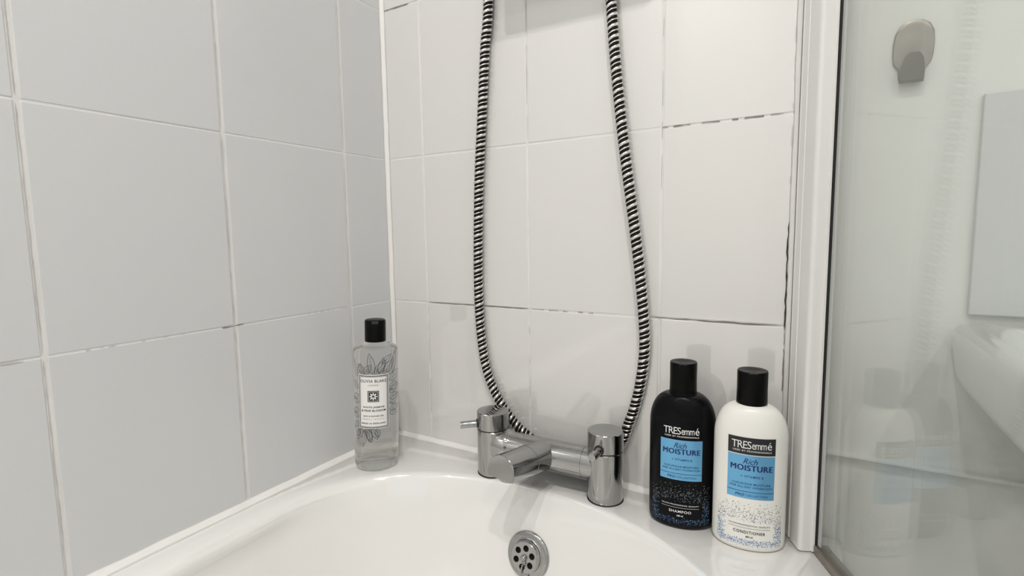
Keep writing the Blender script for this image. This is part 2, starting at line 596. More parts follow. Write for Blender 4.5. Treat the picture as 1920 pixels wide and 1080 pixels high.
joint_line((XC, -0.36, 0.2500), (XC, -0.48, 0.2495), wall_left, w=0.0010, axis='x', broken=0.7, n=30, mat=M_JOINT)
joint_line((XC, -0.51, 0.2490), (XC, -0.60, 0.2490), wall_left, w=0.0020, axis='x', broken=0.3, n=12, mat=M_JOINT)


def bead(name, p0, p1, a, b, n=40, wob=0.0006):
    """silicone bead in the angle between two faces whose inward directions are a and b"""
    bm = bmesh.new()
    p0, p1, a, b = Vector(p0), Vector(p1), Vector(a), Vector(b)
    rings = []
    for i in range(n + 1):
        p = p0.lerp(p1, i / n)
        ka, kb = 1 + random.uniform(-1, 1) * wob / a.length, 1 + random.uniform(-1, 1) * wob / b.length
        q = [p - a * 0.1 - b * 0.1, p + a * ka - b * 0.1, p + a * 0.62 * ka + b * 0.28 * kb, p + a * 0.28 * ka + b * 0.62 * kb, p + b * kb - a * 0.1]
        rings.append([bm.verts.new(v) for v in q])
    for r, s in zip(rings, rings[1:]):
        for k in range(5):
            bm.faces.new((r[k], r[(k + 1) % 5], s[(k + 1) % 5], s[k]))
    bm.faces.new(rings[0])
    bm.faces.new(rings[-1])
    return structure(from_bm(name, bm, M_SIL, smooth=True))


bead('trim_1', (0.0, 0.0, 0.0), (0.640, 0.0, 0.0), (0, -0.0075, 0), (0, 0, 0.0085))
bead('trim_2', (0.0, 0.0, 0.0), (0.0, -1.64, 0.0), (0.008, 0, 0), (0, 0, 0.0090), n=80)
bead('trim_3', (0.0, 0.0, 0.004), (0.0, 0.0, 1.745), (0.0065, 0, 0), (0, -0.0065, 0), n=60)
vb = bead('trim_4', (0.637, 0.0, 0.0), (0.637, 0.0, 1.50), (-0.006, 0, 0), (0, -0.006, 0), n=60)
ms = joint_line((0.6312, -0.0006, 0.245), (0.6312, -0.0006, 0.375), vb, mat=M_MOULD, w=0.0022, n=18)
ms.name = 'mould_stain'
ms = joint_line((0.6312, -0.0006, 0.165), (0.6312, -0.0006, 0.245), vb, mat=M_CRACK, w=0.0013, n=14, broken=0.2)
ms.name = 'mould_stain'
ms = joint_line((0.6312, -0.0006, 0.385), (0.6312, -0.0006, 0.72), vb, mat=M_JOINT, w=0.0010, n=40, broken=0.5)
ms.name = 'mould_stain'
# boxing strip on the wall beyond the screen
bm = box_bm(0.672, ROOM_X, -0.0022, 0.008, 0.1015, 0.1055, 0.0008, 2)
structure(from_bm('trim_5', bm, M_SIL))

# ------------------------------------------------------------------ bathtub
tub = empty('bathtub', 'white acrylic bathtub with a rounded tap end, silicone-sealed against the tiled walls', 'bathtub', (0.33, -0.82, Z_FLOOR))
TX, TYN, TYF, TA, TE = 0.330, -0.302, -1.34, 0.297, 0.237


def rim(inset, n_end=48):
    a, e = TA - inset, TE - inset
    pts = []
    k = 2 / 2.2
    for i in range(n_end + 1):
        th = PI * i / n_end
        c, s = math.cos(th), math.sin(th)
        pts.append((TX + a * math.copysign(abs(c) ** k, c), TYN + e * abs(s) ** k))
    for i in range(n_end + 1):
        th = PI + PI * i / n_end
        c, s = math.cos(th), math.sin(th)
        pts.append((TX + a * math.copysign(abs(c) ** k, c), TYF - e * abs(s) ** k))
    return pts


DX0, DX1, DY0, DY1 = 0.0005, 0.700, -0.0005, -1.655


def rect_pt(x, y, inset=0.0):
    """project a rim point outwards from the tub's spine on to the deck rectangle"""
    cx, cy = TX, min(TYN, max(TYF, y))
    dx, dy = x - cx, y - cy
    t = 1e9
    if dx > 1e-6: t = min(t, (DX1 - inset - cx) / dx)
    if dx < -1e-6: t = min(t, (DX0 + inset - cx) / dx)
    if dy > 1e-6: t = min(t, (DY0 - inset - cy) / dy)
    if dy < -1e-6: t = min(t, (DY1 + inset - cy) / dy)
    return (cx + dx * t, cy + dy * t)


bm = bmesh.new()
rings = []
base = rim(0.0)
deck_rows = [(0.0, -0.035), (0.0, -0.004), (0.004, 0.0)]
for ins, z in deck_rows:
    rings.append([bm.verts.new((*rect_pt(x, y, ins), z)) for x, y in base])
# corners of the deck need real corner vertices: snap the closest ring vertex
for r, (ins, z) in zip(rings, deck_rows):
    for cx, cy in ((DX0 + ins, DY0 - ins), (DX1 - ins, DY0 - ins), (DX0 + ins, DY1 + ins), (DX1 - ins, DY1 + ins)):
        v = min(r, key=lambda q: (q.co.x - cx) ** 2 + (q.co.y - cy) ** 2)
        v.co.x, v.co.y = cx, cy
for ins, z in [(-0.012, 0.0), (-0.006, -0.0004), (-0.0015, -0.0016), (0.0025, -0.0042), (0.0055, -0.0085), (0.0078, -0.0150), (0.0105, -0.0260),
               (0.0160, -0.0500), (0.0250, -0.0870), (0.0350, -0.1300), (0.0510, -0.2000), (0.0700, -0.2800), (0.0860, -0.3250), (0.1080, -0.3560),
               (0.1380, -0.3720), (0.1800, -0.3780)]:
    if ins < 0.0105:     # crisp lip at the tap end and outer side, soft roll along the left wall
        row = []
        for (x0, y0), (x1, y1) in zip(base, rim(ins)):
            soft = min(1.0, max(0.0, (-0.13 - y0) / 0.16)) if x0 < TX else 0.0
            k = 0.55 + 1.35 * soft
            row.append(bm.verts.new((x0 + (x1 - x0) * k, y0 + (y1 - y0) * k, z * (0.75 + 0.5 * soft))))
        rings.append(row)
    else:
        rings.append([bm.verts.new((x, y, z)) for x, y in rim(ins)])
n = len(base)
for a, b in zip(rings, rings[1:]):
    for i in range(n):
        j = (i + 1) % n
        f = (a[i], a[j], b[j], b[i])
        if len({v.co.to_tuple(6) for v in f}) >= 3:
            bm.faces.new(f)
bm.faces.new(rings[-1])
bmesh.ops.remove_doubles(bm, verts=bm.verts, dist=1e-6)
tub_shell = from_bm('tub_shell', bm, M_TUB, tub, smooth=True)
tub_shell.matrix_parent_inverse = Matrix.Translation(-Vector(tub.location))
o = from_bm('bath_panel', box_bm(0.682, 0.697, -1.65, -0.002, Z_FLOOR, -0.034, 0.002), M_PANEL, tub)
o.matrix_parent_inverse = Matrix.Translation(-Vector(tub.location))

# overflow on the end wall of the tub
OV = Vector((0.3255, -0.0905, -0.087))
OVN = Vector((0.0, -0.970, 0.243)).normalized()
over = from_bm('overflow', orient(lathe_bm([(0.0225, 0.0), (0.0325, 0.0), (0.0328, 0.0010), (0.0320, 0.0024), (0.0300, 0.0034),
                                             (0.0250, 0.0038), (0.0225, 0.0040), (0.0218, 0.0060), (0.0212, 0.0125), (0.0195, 0.0132), (0.0195, 0.0)], 56, close=False), OV, OVN), M_CHROME, tub, smooth=True)
over.matrix_parent_inverse = Matrix.Translation(-Vector(tub.location))


def plate_with_holes(r, holes, thick):
    cu = bpy.data.curves.new('c', 'CURVE')
    cu.dimensions = '2D'
    cu.fill_mode = 'BOTH'
    cu.extrude = thick / 2
    for cx, cy, rr, nn in [(0, 0, r, 48)] + [(hx, hy, hr, 20) for hx, hy, hr in holes]:
        s = cu.splines.new('POLY')
        s.points.add(nn - 1)
        for i in range(nn):
            s.points[i].co = (cx + rr * math.cos(2 * PI * i / nn), cy + rr * math.sin(2 * PI * i / nn), 0, 1)
        s.use_cyclic_u = True
    ob = bpy.data.objects.new('c', cu)
    COL.objects.link(ob)
    dg = bpy.context.evaluated_depsgraph_get()
    me = bpy.data.meshes.new_from_object(ob.evaluated_get(dg))
    bpy.data.objects.remove(ob)
    bm = bmesh.new()
    bm.from_mesh(me)
    bpy.data.meshes.remove(me)
    return bm


holes = [(0.0128 * math.cos(math.radians(60 * k + 22)), 0.0128 * math.sin(math.radians(60 * k + 22)), 0.0043) for k in range(6)]
hp = plate_with_holes(0.0200, holes, 0.0016)
from_bm('hole_plate', orient(hp, OV + OVN * 0.0125, OVN), M_CHROME_SAT, over)
from_bm('drain_cavity', orient(lathe_bm([(0.0, 0.0085), (0.0192, 0.0085), (0.0192, 0.0080), (0.0, 0.0080)], 32, close=False), OV, OVN), M_DARK, over)
from_bm('screw', orient(lathe_bm([(0.0, 0.0190), (0.0026, 0.0185), (0.0040, 0.0170), (0.0042, 0.0130), (0.0, 0.0130)], 24, close=False), OV, OVN), M_CHROME, over, smooth=True)
# short ball chain hanging from the screw
bm = bmesh.new()
for k in range(16):
    c = OV + OVN * (0.0172 + 0.001 * math.sin(k)) + Vector((0.0012 * math.sin(k * 0.9), -0.0012 * min(k, 3), -0.0022 - 0.0030 * k))
    if k > 7:
        c += OVN * 0.0002 * k
    s = bmesh.new()
    bmesh.ops.create_uvsphere(s, u_segments=10, v_segments=6, radius=0.0015, matrix=Matrix.Translation(c))
    join_bm(bm, s)
from_bm('bead_chain', bm, M_CHROME, over, smooth=True)

# ------------------------------------------------------------------ bath mixer tap
TL, TR = Vector((0.2420, -0.0470, 0)), Vector((0.4217, -0.0425, 0))
tap = empty('bath_mixer_tap', 'chrome two-pillar bath mixer tap with stubby spout, mounted on the bath end deck', 'tap')
RP = 0.0245


def pillar(c, lever_dir, lever_z):
    prof = [(0.0, 0.0002), (RP - 0.0006, 0.0002), (RP, 0.0012), (RP, 0.0690), (RP - 0.0008, 0.0700), (0.0, 0.0700)]
    from_bm('pillar', orient(lathe_bm(prof, 64, close=False), c, (0, 0, 1)), M_CHROME, tap, angle=0.6)
    from_bm('base_seal', orient(lathe_bm([(RP + 0.0004, 0.0), (RP + 0.0006, 0.0009), (RP - 0.001, 0.0014), (RP - 0.001, 0.0)], 48, close=False), c, (0, 0, 1)), M_SEAM, tap)
    from_bm('handle_seam', orient(lathe_bm([(RP - 0.0012, 0.0695), (RP - 0.0010, 0.0720)], 48, close=False), c, (0, 0, 1)), M_SEAM, tap)
    prof = [(0.0, 0.0712), (RP - 0.0008, 0.0712), (RP, 0.0720), (RP, 0.0966), (RP - 0.0008, 0.0975), (RP - 0.003, 0.0979), (0.0, 0.0981)]
    cap = from_bm('handle_cap', orient(lathe_bm(prof, 64, close=False), c, (0, 0, 1)), M_CHROME, tap, angle=0.6)
    d = Vector(lever_dir).normalized()
    lp = [(0.0, 0.0), (0.0054, 0.0), (0.0054, 0.0278), (0.0050, 0.0288), (0.0, 0.0290)]
    from_bm('lever', orient(lathe_bm(lp, 28, close=False), c + Vector((0, 0, lever_z)) + d * 0.0215, d), M_CHROME, cap, angle=0.6)
    col = [(0.0064, 0.0), (0.0070, 0.0028), (0.0056, 0.0034)]
    from_bm('lever_collar', orient(lathe_bm(col, 28, close=False), c + Vector((0, 0, lever_z)) + d * 0.0222, d), M_SEAM, cap, angle=0.6)


pillar(TL, (-0.75, -0.66, -0.03), 0.0795)
pillar(TR, (0.0, -1.0, 0.0), 0.0775)
BZ, BR = 0.0465, 0.0215
bd = (TR - TL).normalized()
bperp = Vector((bd.y, -bd.x, 0))
L = (TR - TL).length
prof = [(0.0, 0.010), (BR + 0.0035, 0.010), (BR + 0.0035, 0.0300), (BR + 0.0018, 0.0330), (BR, 0.0360), (BR, L - 0.0300), (BR - 0.0005, L - 0.0296), (BR - 0.0005, L - 0.010), (0.0, L - 0.010)]
from_bm('crossbar', orient(lathe_bm(prof, 56, close=False), TL + Vector((0, 0, BZ)), bd), M_CHROME, tap, angle=0.6)
# spout: a round bar cut flat underneath, rising a little from the middle of the crossbar
mid = TL.lerp(TR, 0.5) + Vector((0, 0, BZ))
SP_END = Vector((0.3205, -0.1530, 0.0610))
sd = (SP_END - mid).normalized()
SPR = 0.0214


def spout_bm(l0, l1, r):
    nseg = 48
    bm = bmesh.new()
    rows = []
    for l in (l0, l0 + (l1 - l0) * 0.33, l0 + (l1 - l0) * 0.66, l1 - 0.0008, l1):
        rr = r - (0.0007 if l == l1 else 0)
        row = []
        cutz = -0.44 * r - (0.50 * r) * max(0.0, 1 - (l - l0) / (l1 - l0) * 1.25)
        for i in range(nseg):
            t = 2 * PI * i / nseg
            sx_, sy_ = math.cos(t), math.sin(t)
            if sy_ < 0:      # square-shouldered lower half
                q = 1 - 0.55 * min(1.0, (l - l0) / (l1 - l0) * 2.0)
                sx_ = math.copysign(abs(sx_) ** q, sx_)
            row.append(bm.verts.new((rr * sx_, max(cutz, rr * sy_), l)))
        rows.append(row)
    for a, b in zip(rows, rows[1:]):
        for i in range(nseg):
            bm.faces.new((a[i], a[(i + 1) % nseg], b[(i + 1) % nseg], b[i]))
    bm.faces.new(rows[-1])
    bm.faces.new(rows[0])
    return bm


def frame_spout(bm, origin, d):
    """local y -> world up, local z -> along the spout"""
    z = d.normalized()
    y = (Vector((0, 0, 1)) - z * z.z).normalized()
    x = y.cross(z)
    m = Matrix((x, y, z)).transposed().to_4x4()
    m.translation = origin
    bm.transform(m)
    return bm


LS = (SP_END - mid).length
spout = from_bm('spout', frame_spout(spout_bm(0.0, LS, SPR), mid, sd), M_CHROME, tap, angle=0.5)
sup = (Vector((0, 0, 1)) - sd * sd.z).normalized()
from_bm('aerator', orient(lathe_bm([(0.0, 0.0), (0.0105, 0.0), (0.0120, 0.0015), (0.0120, 0.0080), (0.0, 0.0080)], 32, close=False),
                          SP_END - sd * 0.0170 - sup * (0.44 * SPR + 0.0062), sup), M_CHROME_SAT, spout, angle=0.6)
from_bm('spout_joint', frame_spout(lathe_bm([(SPR + 0.0002, LS * 0.47), (SPR + 0.0005, LS * 0.475), (SPR + 0.0002, LS * 0.48)], 48, close=False), mid, sd), M_CHROME_SAT, spout, smooth=True)

# ------------------------------------------------------------------ shower hose
M3 = [[_r2[i] for i in range(3)], [_u2[i] for i in range(3)], [_f[i] for i in range(3)]]


def at_y(u, v, y):
    """point of the photograph's ray through pixel (u, v) on the plane at depth y"""
    d = _r2 * ((u - 960) / FPX) + _u2 * ((540 - v) / FPX) + _f
    return CAM_POS + d * ((y - CAM_POS.y) / d.y)


HY = -0.0087
left_px = [(915, 0), (909, 90), (904, 200), (898, 330), (896, 450), (897, 550), (902, 630), (912, 692), (930, 740), (952, 776), (974, 803), (992, 818)]
right_px = [(1178, 795), (1190, 762), (1201, 715), (1208, 655), (1206, 590), (1198, 500), (1187, 410), (1174, 310), (1163, 215), (1153, 110), (1145, 0)]
lp = [at_y(u, v, HY) for u, v in left_px]
rp_ = [at_y(u, v, HY) for u, v in right_px]
lo, hi = lp[-1], rp_[0]
u_pts = [Vector((lo.x + 0.028, HY, lo.z - 0.020)), Vector((lo.x + 0.070, HY, lo.z - 0.034)), Vector((hi.x - 0.045, HY, lo.z - 0.026)), Vector((hi.x - 0.012, HY, hi.z - 0.032))]
top_l = [Vector((lp[0].x + 0.012, HY, 1.12)), Vector((lp[0].x + 0.006, HY, 0.92))]
top_r = [Vector((rp_[-1].x - 0.006, HY, 0.7340))]
path = catmull(top_l + lp + u_pts + rp_ + top_r, 14)
path = resample(path, 0.00070)
hose = empty('shower_hose', 'ribbed chrome shower hose hanging in a long loop behind the bath tap', 'hose')
HR = 0.0068
from_bm('hose_core', tube_bm(path[::6], HR, 12), M_HOSE_DK, hose, smooth=True)


def winding(name, width, phase, r_out, pitch=0.0139):
    bm = bmesh.new()
    nrm = Vector((0, 1, 0))
    prev = None
    step = 0.00070
    cross = [(-0.5, HR - 0.0002), (-0.5, r_out - 0.0005), (-0.22, r_out), (0.22, r_out), (0.5, r_out - 0.0005), (0.5, HR - 0.0002)]
    for i in range(1, len(path) - 1):
        p = path[i]
        t = (path[i + 1] - path[i - 1]).normalized()
        nrm = (nrm - t * nrm.dot(t)).normalized()
        bn = t.cross(nrm)
        # the hose runs down on one side and up on the other: keep the turns the same hand
        ang = 2 * PI * (i * step / pitch) + phase
        rad = nrm * math.cos(ang) + bn * math.sin(ang)
        cur = [bm.verts.new(p + rad * rr + t * (a * width)) for a, rr in cross]
        if prev:
            for k in range(len(cross) - 1):
                bm.faces.new((prev[k], prev[k + 1], cur[k + 1], cur[k]))
        prev = cur
    return from_bm(name, bm, M_HOSE_CH, hose, smooth=True)


winding('wide_winding', 0.0041, 0.0, 0.0081)
winding('narrow_winding', 0.0019, PI, 0.0079)

# shower unit that the hose runs up to, just above the picture
unit = empty('shower_unit', 'white box-shaped electric shower unit on the tiled wall above the hose', 'shower')
from_bm('casing', box_bm(0.268, 0.500, -0.085, -0.0005, 0.745, 1.050, 0.008, 3), M_LAMPCASE, unit, smooth=False)
from_bm('control_dial', orient(lathe_bm([(0.0, 0.014), (0.030, 0.013), (0.034, 0.0), (0.0, 0.0)], 32, close=False), (0.384, -0.0850, 0.91), (0, -1, 0)), M_CHROME_SAT, unit, smooth=True)


# ------------------------------------------------------------------ printed bottles
def text_mesh(body, font_shear=0.0, bold=0.0, spacing=1.0):
    cu = bpy.data.curves.new('t', 'FONT')
    cu.body = body
    cu.size = 1.0
    cu.shear = font_shear
    cu.offset = bold
    cu.space_character = spacing
    cu.resolution_u = 3
    ob = bpy.data.objects.new('t', cu)
    COL.objects.link(ob)
    dg = bpy.context.evaluated_depsgraph_get()
    me = bpy.data.meshes.new_from_object(ob.evaluated_get(dg))
    bpy.data.objects.remove(ob)
    bm = bmesh.new()
    bm.from_mesh(me)
    bpy.data.meshes.remove(me)
    return bm


def fit(bm, cx, cz, width, height):
    xs = [v.co.x for v in bm.verts]
    ys = [v.co.y for v in bm.verts]
    x0, x1, y0, y1 = min(xs), max(xs), min(ys), max(ys)
    sx = width / (x1 - x0)
    sy = height / (y1 - y0)
    for v in bm.verts:
        v.co = Vector((cx + (v.co.x - (x0 + x1) / 2) * sx, cz + (v.co.y - (y0 + y1) / 2) * sy, 0))
    return bm


def rect_flat(x0, x1, z0, z1, nx=14):
    bm = bmesh.new()
    vs = [[bm.verts.new((x0 + (x1 - x0) * i / nx, z, 0)) for i in range(nx + 1)] for z in (z0, z1)]
    for i in range(nx):
        bm.faces.new((vs[0][i], vs[0][i + 1], vs[1][i + 1], vs[1][i]))
    return bm


class Skin:
    """front (-y) surface of an elliptical bottle: flat (s, z) -> point on the skin, offset outwards"""

    def __init__(self, a, b):
        self.a, self.b = a, b
        self.tab = [(0.0, 0.0)]
        s, n = 0.0, 400
        for i in range(1, n + 1):
            t0, t1 = (i - 1) / n * PI / 2, i / n * PI / 2
            s += math.hypot(a * (math.sin(t1) - math.sin(t0)), b * (math.cos(t1) - math.cos(t0)))
            self.tab.append((s, t1))

    def map(self, bm, off):
        for v in bm.verts:
            s = abs(v.co.x)
            lo, hi = 0, len(self.tab) - 1
            while hi - lo > 1:
                m = (lo + hi) // 2
                if self.tab[m][0] <= s: lo = m
                else: hi = m
            (s0, t0), (s1, t1) = self.tab[lo], self.tab[hi]
            t = t0 + (t1 - t0) * (s - s0) / max(1e-9, s1 - s0)
            t = math.copysign(t, v.co.x)
            p = Vector((self.a * math.sin(t), -self.b * math.cos(t), v.co.y))
            nn = Vector((math.sin(t) / self.a, -math.cos(t) / self.b, 0)).normalized()
            v.co = p + nn * off
        return bm


def toiletry_bottle(name, label, loc, rz, skin_mat, cap_mat, a, b, h_neck, r_neck, z_cap0, z_cap1, r_cap):
    root = empty(name, label, 'bottle', loc)
    root.rotation_euler = (0, 0, rz)
    n = 72
    bm = bmesh.new()
    rows = []
    prof = [(0.80, 0.70, 0.0), (0.90, 0.86, 0.0004), (0.955, 0.94, 0.0022), (0.988, 0.98, 0.0060), (1.0, 1.0, 0.0120), (1.0, 1.0, 0.0500), (1.0, 1.0, 0.0900), (1.0, 1.0, 0.1250)]
    hs, he = 0.1300, h_neck
    for fa, fb, z in prof:
        rows.append((a * fa, b * fb, z))
    ns = 14
    for i in range(ns + 1):
        t = i / ns * PI / 2
        k = math.cos(t)
        rows.append((r_neck + (a - r_neck) * k ** 0.95, r_neck + (b - r_neck) * k ** 0.95, hs + (he - hs) * math.sin(t) ** 1.02))
    rows.append((r_neck * 0.96, r_neck * 0.96, z_cap0 + 0.006))
    rr = [[bm.verts.new((ra * math.cos(2 * PI * i / n), rb * math.sin(2 * PI * i / n), z)) for i in range(n)] for ra, rb, z in rows]
    for p, q in zip(rr, rr[1:]):
        for i in range(n):
            bm.faces.new((p[i], p[(i + 1) % n], q[(i + 1) % n], q[i]))
    bm.faces.new(rr[0])
    bm.faces.new(rr[-1])
    from_bm('body', bm, skin_mat, root, angle=0.7)
    # flip-top cap: slightly waisted cylinder with a dished, tilted lid and a thumb notch
    cap = from_bm('cap', lathe_bm([(0.0, z_cap0), (r_cap * 0.97, z_cap0), (r_cap, z_cap0 + 0.001), (r_cap * 0.975, z_cap0 + (z_cap1 - z_cap0) * 0.5),
                                   (r_cap * 0.985, z_cap1 - 0.0016), (r_cap * 0.95, z_cap1 - 0.0002), (r_cap * 0.86, z_cap1), (r_cap * 0.5, z_cap1 - 0.0012), (0.0, z_cap1 - 0.0016)], 48, close=False), cap_mat, root, angle=0.6)
    nb = box_bm(-0.0048, 0.0048, -r_cap * 0.99, -r_cap * 0.55, z_cap1 - 0.0014, z_cap1 + 0.0003, 0.0005)
    from_bm('thumb_notch', nb, M_SEAM, cap)
    return root


A_B, B_B = 0.0392, 0.0255
sk = Skin(A_B, B_B)


def printed(root, dark):
    cx = 0.0
    ink_hi = M_WPRINT if dark else M_KPRINT
    OFF = 0.00025
    if not dark:
        from_bm('name_panel', sk.map(rect_flat(-0.0250, 0.0250, 0.1155, 0.1350), OFF), M_KPRINT, root, smooth=True)
    zt = 0.1262 if dark else 0.1268
    bm = fit(text_mesh('TRES', spacing=0.86), cx - 0.0108, zt - 0.0002, 0.0205, 0.0088)
    join_bm(bm, fit(text_mesh('emm', spacing=0.88), cx + 0.0075, zt - 0.0014, 0.0148, 0.0060))
    join_bm(bm, fit(text_mesh('\u00e9'), cx + 0.0183, zt + 0.0000, 0.0046, 0.0088))
    join_bm(bm, fit(text_mesh('USED BY PROFESSIONALS', bold=0.01, spacing=1.15), cx + 0.0004, zt - 0.0072, 0.0400, 0.0019))
    from_bm('name_lettering', sk.map(bm, OFF * 2), M_WPRINT, root)
    z0, z1 = (0.0640, 0.1145)
    pan = from_bm('blue_label', sk.map(rect_flat(-0.0248, 0.0248, z0, z1), OFF), M_FOIL, root, smooth=True)
    bm = bmesh.new()
    for k in (-1, 0, 1):
        join_bm(bm, fit(text_mesh('MOISTURE', spacing=1.10), 0.0004 + 0.00035 * k, z1 - 0.0145, 0.0433, 0.0066))
    join_bm(bm, fit(text_mesh('Rich', font_shear=0.35, spacing=0.95), -0.0010, z1 - 0.0068, 0.0150, 0.0066))
    from_bm('moisture_lettering', sk.map(bm, OFF * 2), M_NAVY, pan)
    bm = fit(text_mesh('+ VITAMIN E', bold=0.015, spacing=1.1), 0.0010, z1 - 0.0245, 0.0235, 0.0025)
    join_bm(bm, fit(text_mesh('LUXURIOUS MOISTURE', bold=0.012, spacing=1.1), 0.0005, z1 - 0.0332, 0.0400, 0.0022))
    join_bm(bm, fit(text_mesh('FOR ALL-DAY HYDRATION', bold=0.012, spacing=1.1), 0.0005, z1 - 0.0370, 0.0440, 0.0022))
    join_bm(bm, rect_flat(-0.0246, 0.0246, z0 + 0.0078, z0 + 0.0083))
    join_bm(bm, fit(text_mesh('PRO', font_shear=0.15, bold=0.02), -0.0110, z0 + 0.0040, 0.0095, 0.0030))
    join_bm(bm, fit(text_mesh('COLLECTION', spacing=1.1), 0.0065, z0 + 0.0040, 0.0230, 0.0022))
    from_bm('small_print', sk.map(bm, OFF * 2), M_TEAL, pan)
    bm = fit(text_mesh('SALON-PROFESSIONAL QUALITY', bold=0.008, spacing=1.05), 0, 0.0322, 0.0440, 0.0018)
    join_bm(bm, rect_flat(-0.0222, 0.0222, 0.0288, 0.0291))
    word = 'SHAMPOO' if dark else 'CONDITIONER'
    join_bm(bm, fit(text_mesh(word, bold=0.012, spacing=1.15), 0, 0.0240, 0.0260 if dark else 0.0335, 0.0034))
    join_bm(bm, fit(text_mesh('680 ml', bold=0.02), 0, 0.0188, 0.0075, 0.0021))
    from_bm('foot_lettering', sk.map(bm, OFF * 2), ink_hi, root)


sham = toiletry_bottle('shampoo_bottle', 'black plastic shampoo bottle with blue foil label, standing beside the chrome tap', (0.5245, -0.0480, 0.0),
                       math.radians(9.5), M_SHAMPOO, M_CAP, A_B, B_B, 0.1665, 0.0165, 0.1650, 0.2060, 0.0163)
printed(sham, True)
cond = toiletry_bottle('conditioner_bottle', 'white plastic conditioner bottle with black cap, next to the glass shower screen', (0.6030, -0.0560, 0.0),
                       math.radians(9.0), M_COND, M_CAP, A_B, B_B, 0.1665, 0.0168, 0.1650, 0.2065, 0.0166)
printed(cond, False)

# ------------------------------------------------------------------ clear shower gel bottle
GR = 0.0342
gel = empty('shower_gel_bottle', 'clear round shower gel bottle with floral print and white label, in the tiled corner', 'bottle', (0.0605, -0.1140, 0.0002))
gel.scale = (1, 1, 1.018)
gel.rotation_euler = (0, math.radians(1.6), math.atan2(0.6597 - 0.054, 0.6935 - 0.108) - math.radians(2))
prof = [(0.0, 0.0030), (GR * 0.55, 0.0022), (GR * 0.74, 0.0003), (GR * 0.86, 0.0003), (GR * 0.95, 0.0026), (GR * 0.995, 0.0080), (GR, 0.0140), (GR, 0.05), (GR, 0.10), (GR, 0.15), (GR, 0.1830),
        (GR * 0.985, 0.1868), (GR * 0.945, 0.1895), (GR * 0.86, 0.1912), (GR * 0.66, 0.1918), (GR * 0.50, 0.1930), (GR * 0.47, 0.1950), (GR * 0.47, 0.2040), (0.0, 0.2040)]
from_bm('body', lathe_bm(prof, 72, close=False), M_CLEAR, gel, smooth=True)
RC = 0.0162
cap = from_bm('cap', lathe_bm([(0.0, 0.1975), (RC * 0.98, 0.1975), (RC, 0.1985), (RC, 0.2285), (RC * 0.96, 0.2305), (RC * 0.86, 0.2313), (0.0, 0.2313)], 48, close=False), M_CAP, gel, angle=0.6)
from_bm('thumb_notch', box_bm(-0.005, 0.005, -RC * 1.005, -RC * 0.9, 0.2255, 0.2300, 0.0006), M_SEAM, cap)
gk = Skin(GR, GR)
GO = 0.0004
gs = -0.0035   # the label sits a little left of the facing line
LZ0, LZ1 = 0.0690, 0.1520
lab = from_bm('white_label', gk.map(rect_flat(gs - 0.0240, gs + 0.0240, LZ0, LZ1), GO), M_LABEL, gel, smooth=True)
bm = bmesh.new()
for ins, w in ((0.0012, 0.0011), (0.0032, 0.0004)):
    x0, x1, z0, z1 = gs - 0.0240 + ins, gs + 0.0240 - ins, LZ0 + ins, LZ1 - ins
    for r in ((x0, x1, z0, z0 + w), (x0, x1, z1 - w, z1), (x0, x0 + w, z0, z1), (x1 - w, x1, z0, z1)):
        join_bm(bm, rect_flat(*r))
join_bm(bm, fit(text_mesh('OLIVIA BLAKE', bold=0.006, spacing=1.12), gs, 0.1425, 0.0400, 0.0046))
join_bm(bm, fit(text_mesh('LONDON', spacing=1.3), gs, 0.1362, 0.0150, 0.0019))
join_bm(bm, fit(text_mesh('WHITE JASMINE', bold=0.02, spacing=1.1), gs, 0.1020, 0.0330, 0.0030))
join_bm(bm, fit(text_mesh('& PEAR BLOSSOM', bold=0.02, spacing=1.1), gs, 0.0970, 0.0370, 0.0030))
join_bm(bm, fit(text_mesh('BATH & SHOWER GEL', bold=0.012, spacing=1.1), gs, 0.0885, 0.0310, 0.0022))
join_bm(bm, fit(text_mesh('MADE IN ENGLAND', bold=0.02, spacing=1.15), gs, 0.0772, 0.0370, 0.0025))
from_bm('label_lettering', gk.map(bm, GO * 1.6), M_KPRINT, lab)
from_bm('volume_lettering', gk.map(fit(text_mesh('500ml e 16.9 fl.oz', spacing=1.1), gs, 0.0838, 0.0330, 0.0018), GO * 1.6), M_GPRINT, lab)
EC = 0.1190
sq = rect_flat(gs - 0.0085, gs + 0.0085, EC - 0.0085, EC + 0.0085)
em = from_bm('emblem', gk.map(sq, GO * 1.5), M_KPRINT, lab, smooth=True)


def petal(bm, cx, cz, ang, l, w, nn=7):
    up, dn = [], []
    for i in range(nn + 1):
        t = i / nn
        x, y = t * l, w * math.sin(PI * t)
        up.append((x, y))
        dn.append((x, -y))
    poly = up + dn[-2:0:-1]
    vs = []
    for x, y in poly:
        vs.append(bm.verts.new((cx + x * math.cos(ang) - y * math.sin(ang), cz + x * math.sin(ang) + y * math.cos(ang), 0)))
    bm.faces.new(vs)


fb = bmesh.new()
for k in range(8):
    petal(fb, gs + 0.0012 * math.cos(k * PI / 4), EC + 0.0012 * math.sin(k * PI / 4), k * PI / 4, 0.0056 if k % 2 else 0.0050, 0.0011)
for r in ((gs - 0.0072, gs + 0.0072, EC - 0.0072, EC - 0.0067), (gs - 0.0072, gs + 0.0072, EC + 0.0067, EC + 0.0072), (gs - 0.0072, gs - 0.0067, EC - 0.0072, EC + 0.0072), (gs + 0.0067, gs + 0.0072, EC - 0.0072, EC + 0.0072)):
    join_bm(fb, rect_flat(*r))
from_bm('emblem_flower', gk.map(fb, GO * 2.0), M_WPRINT, em)


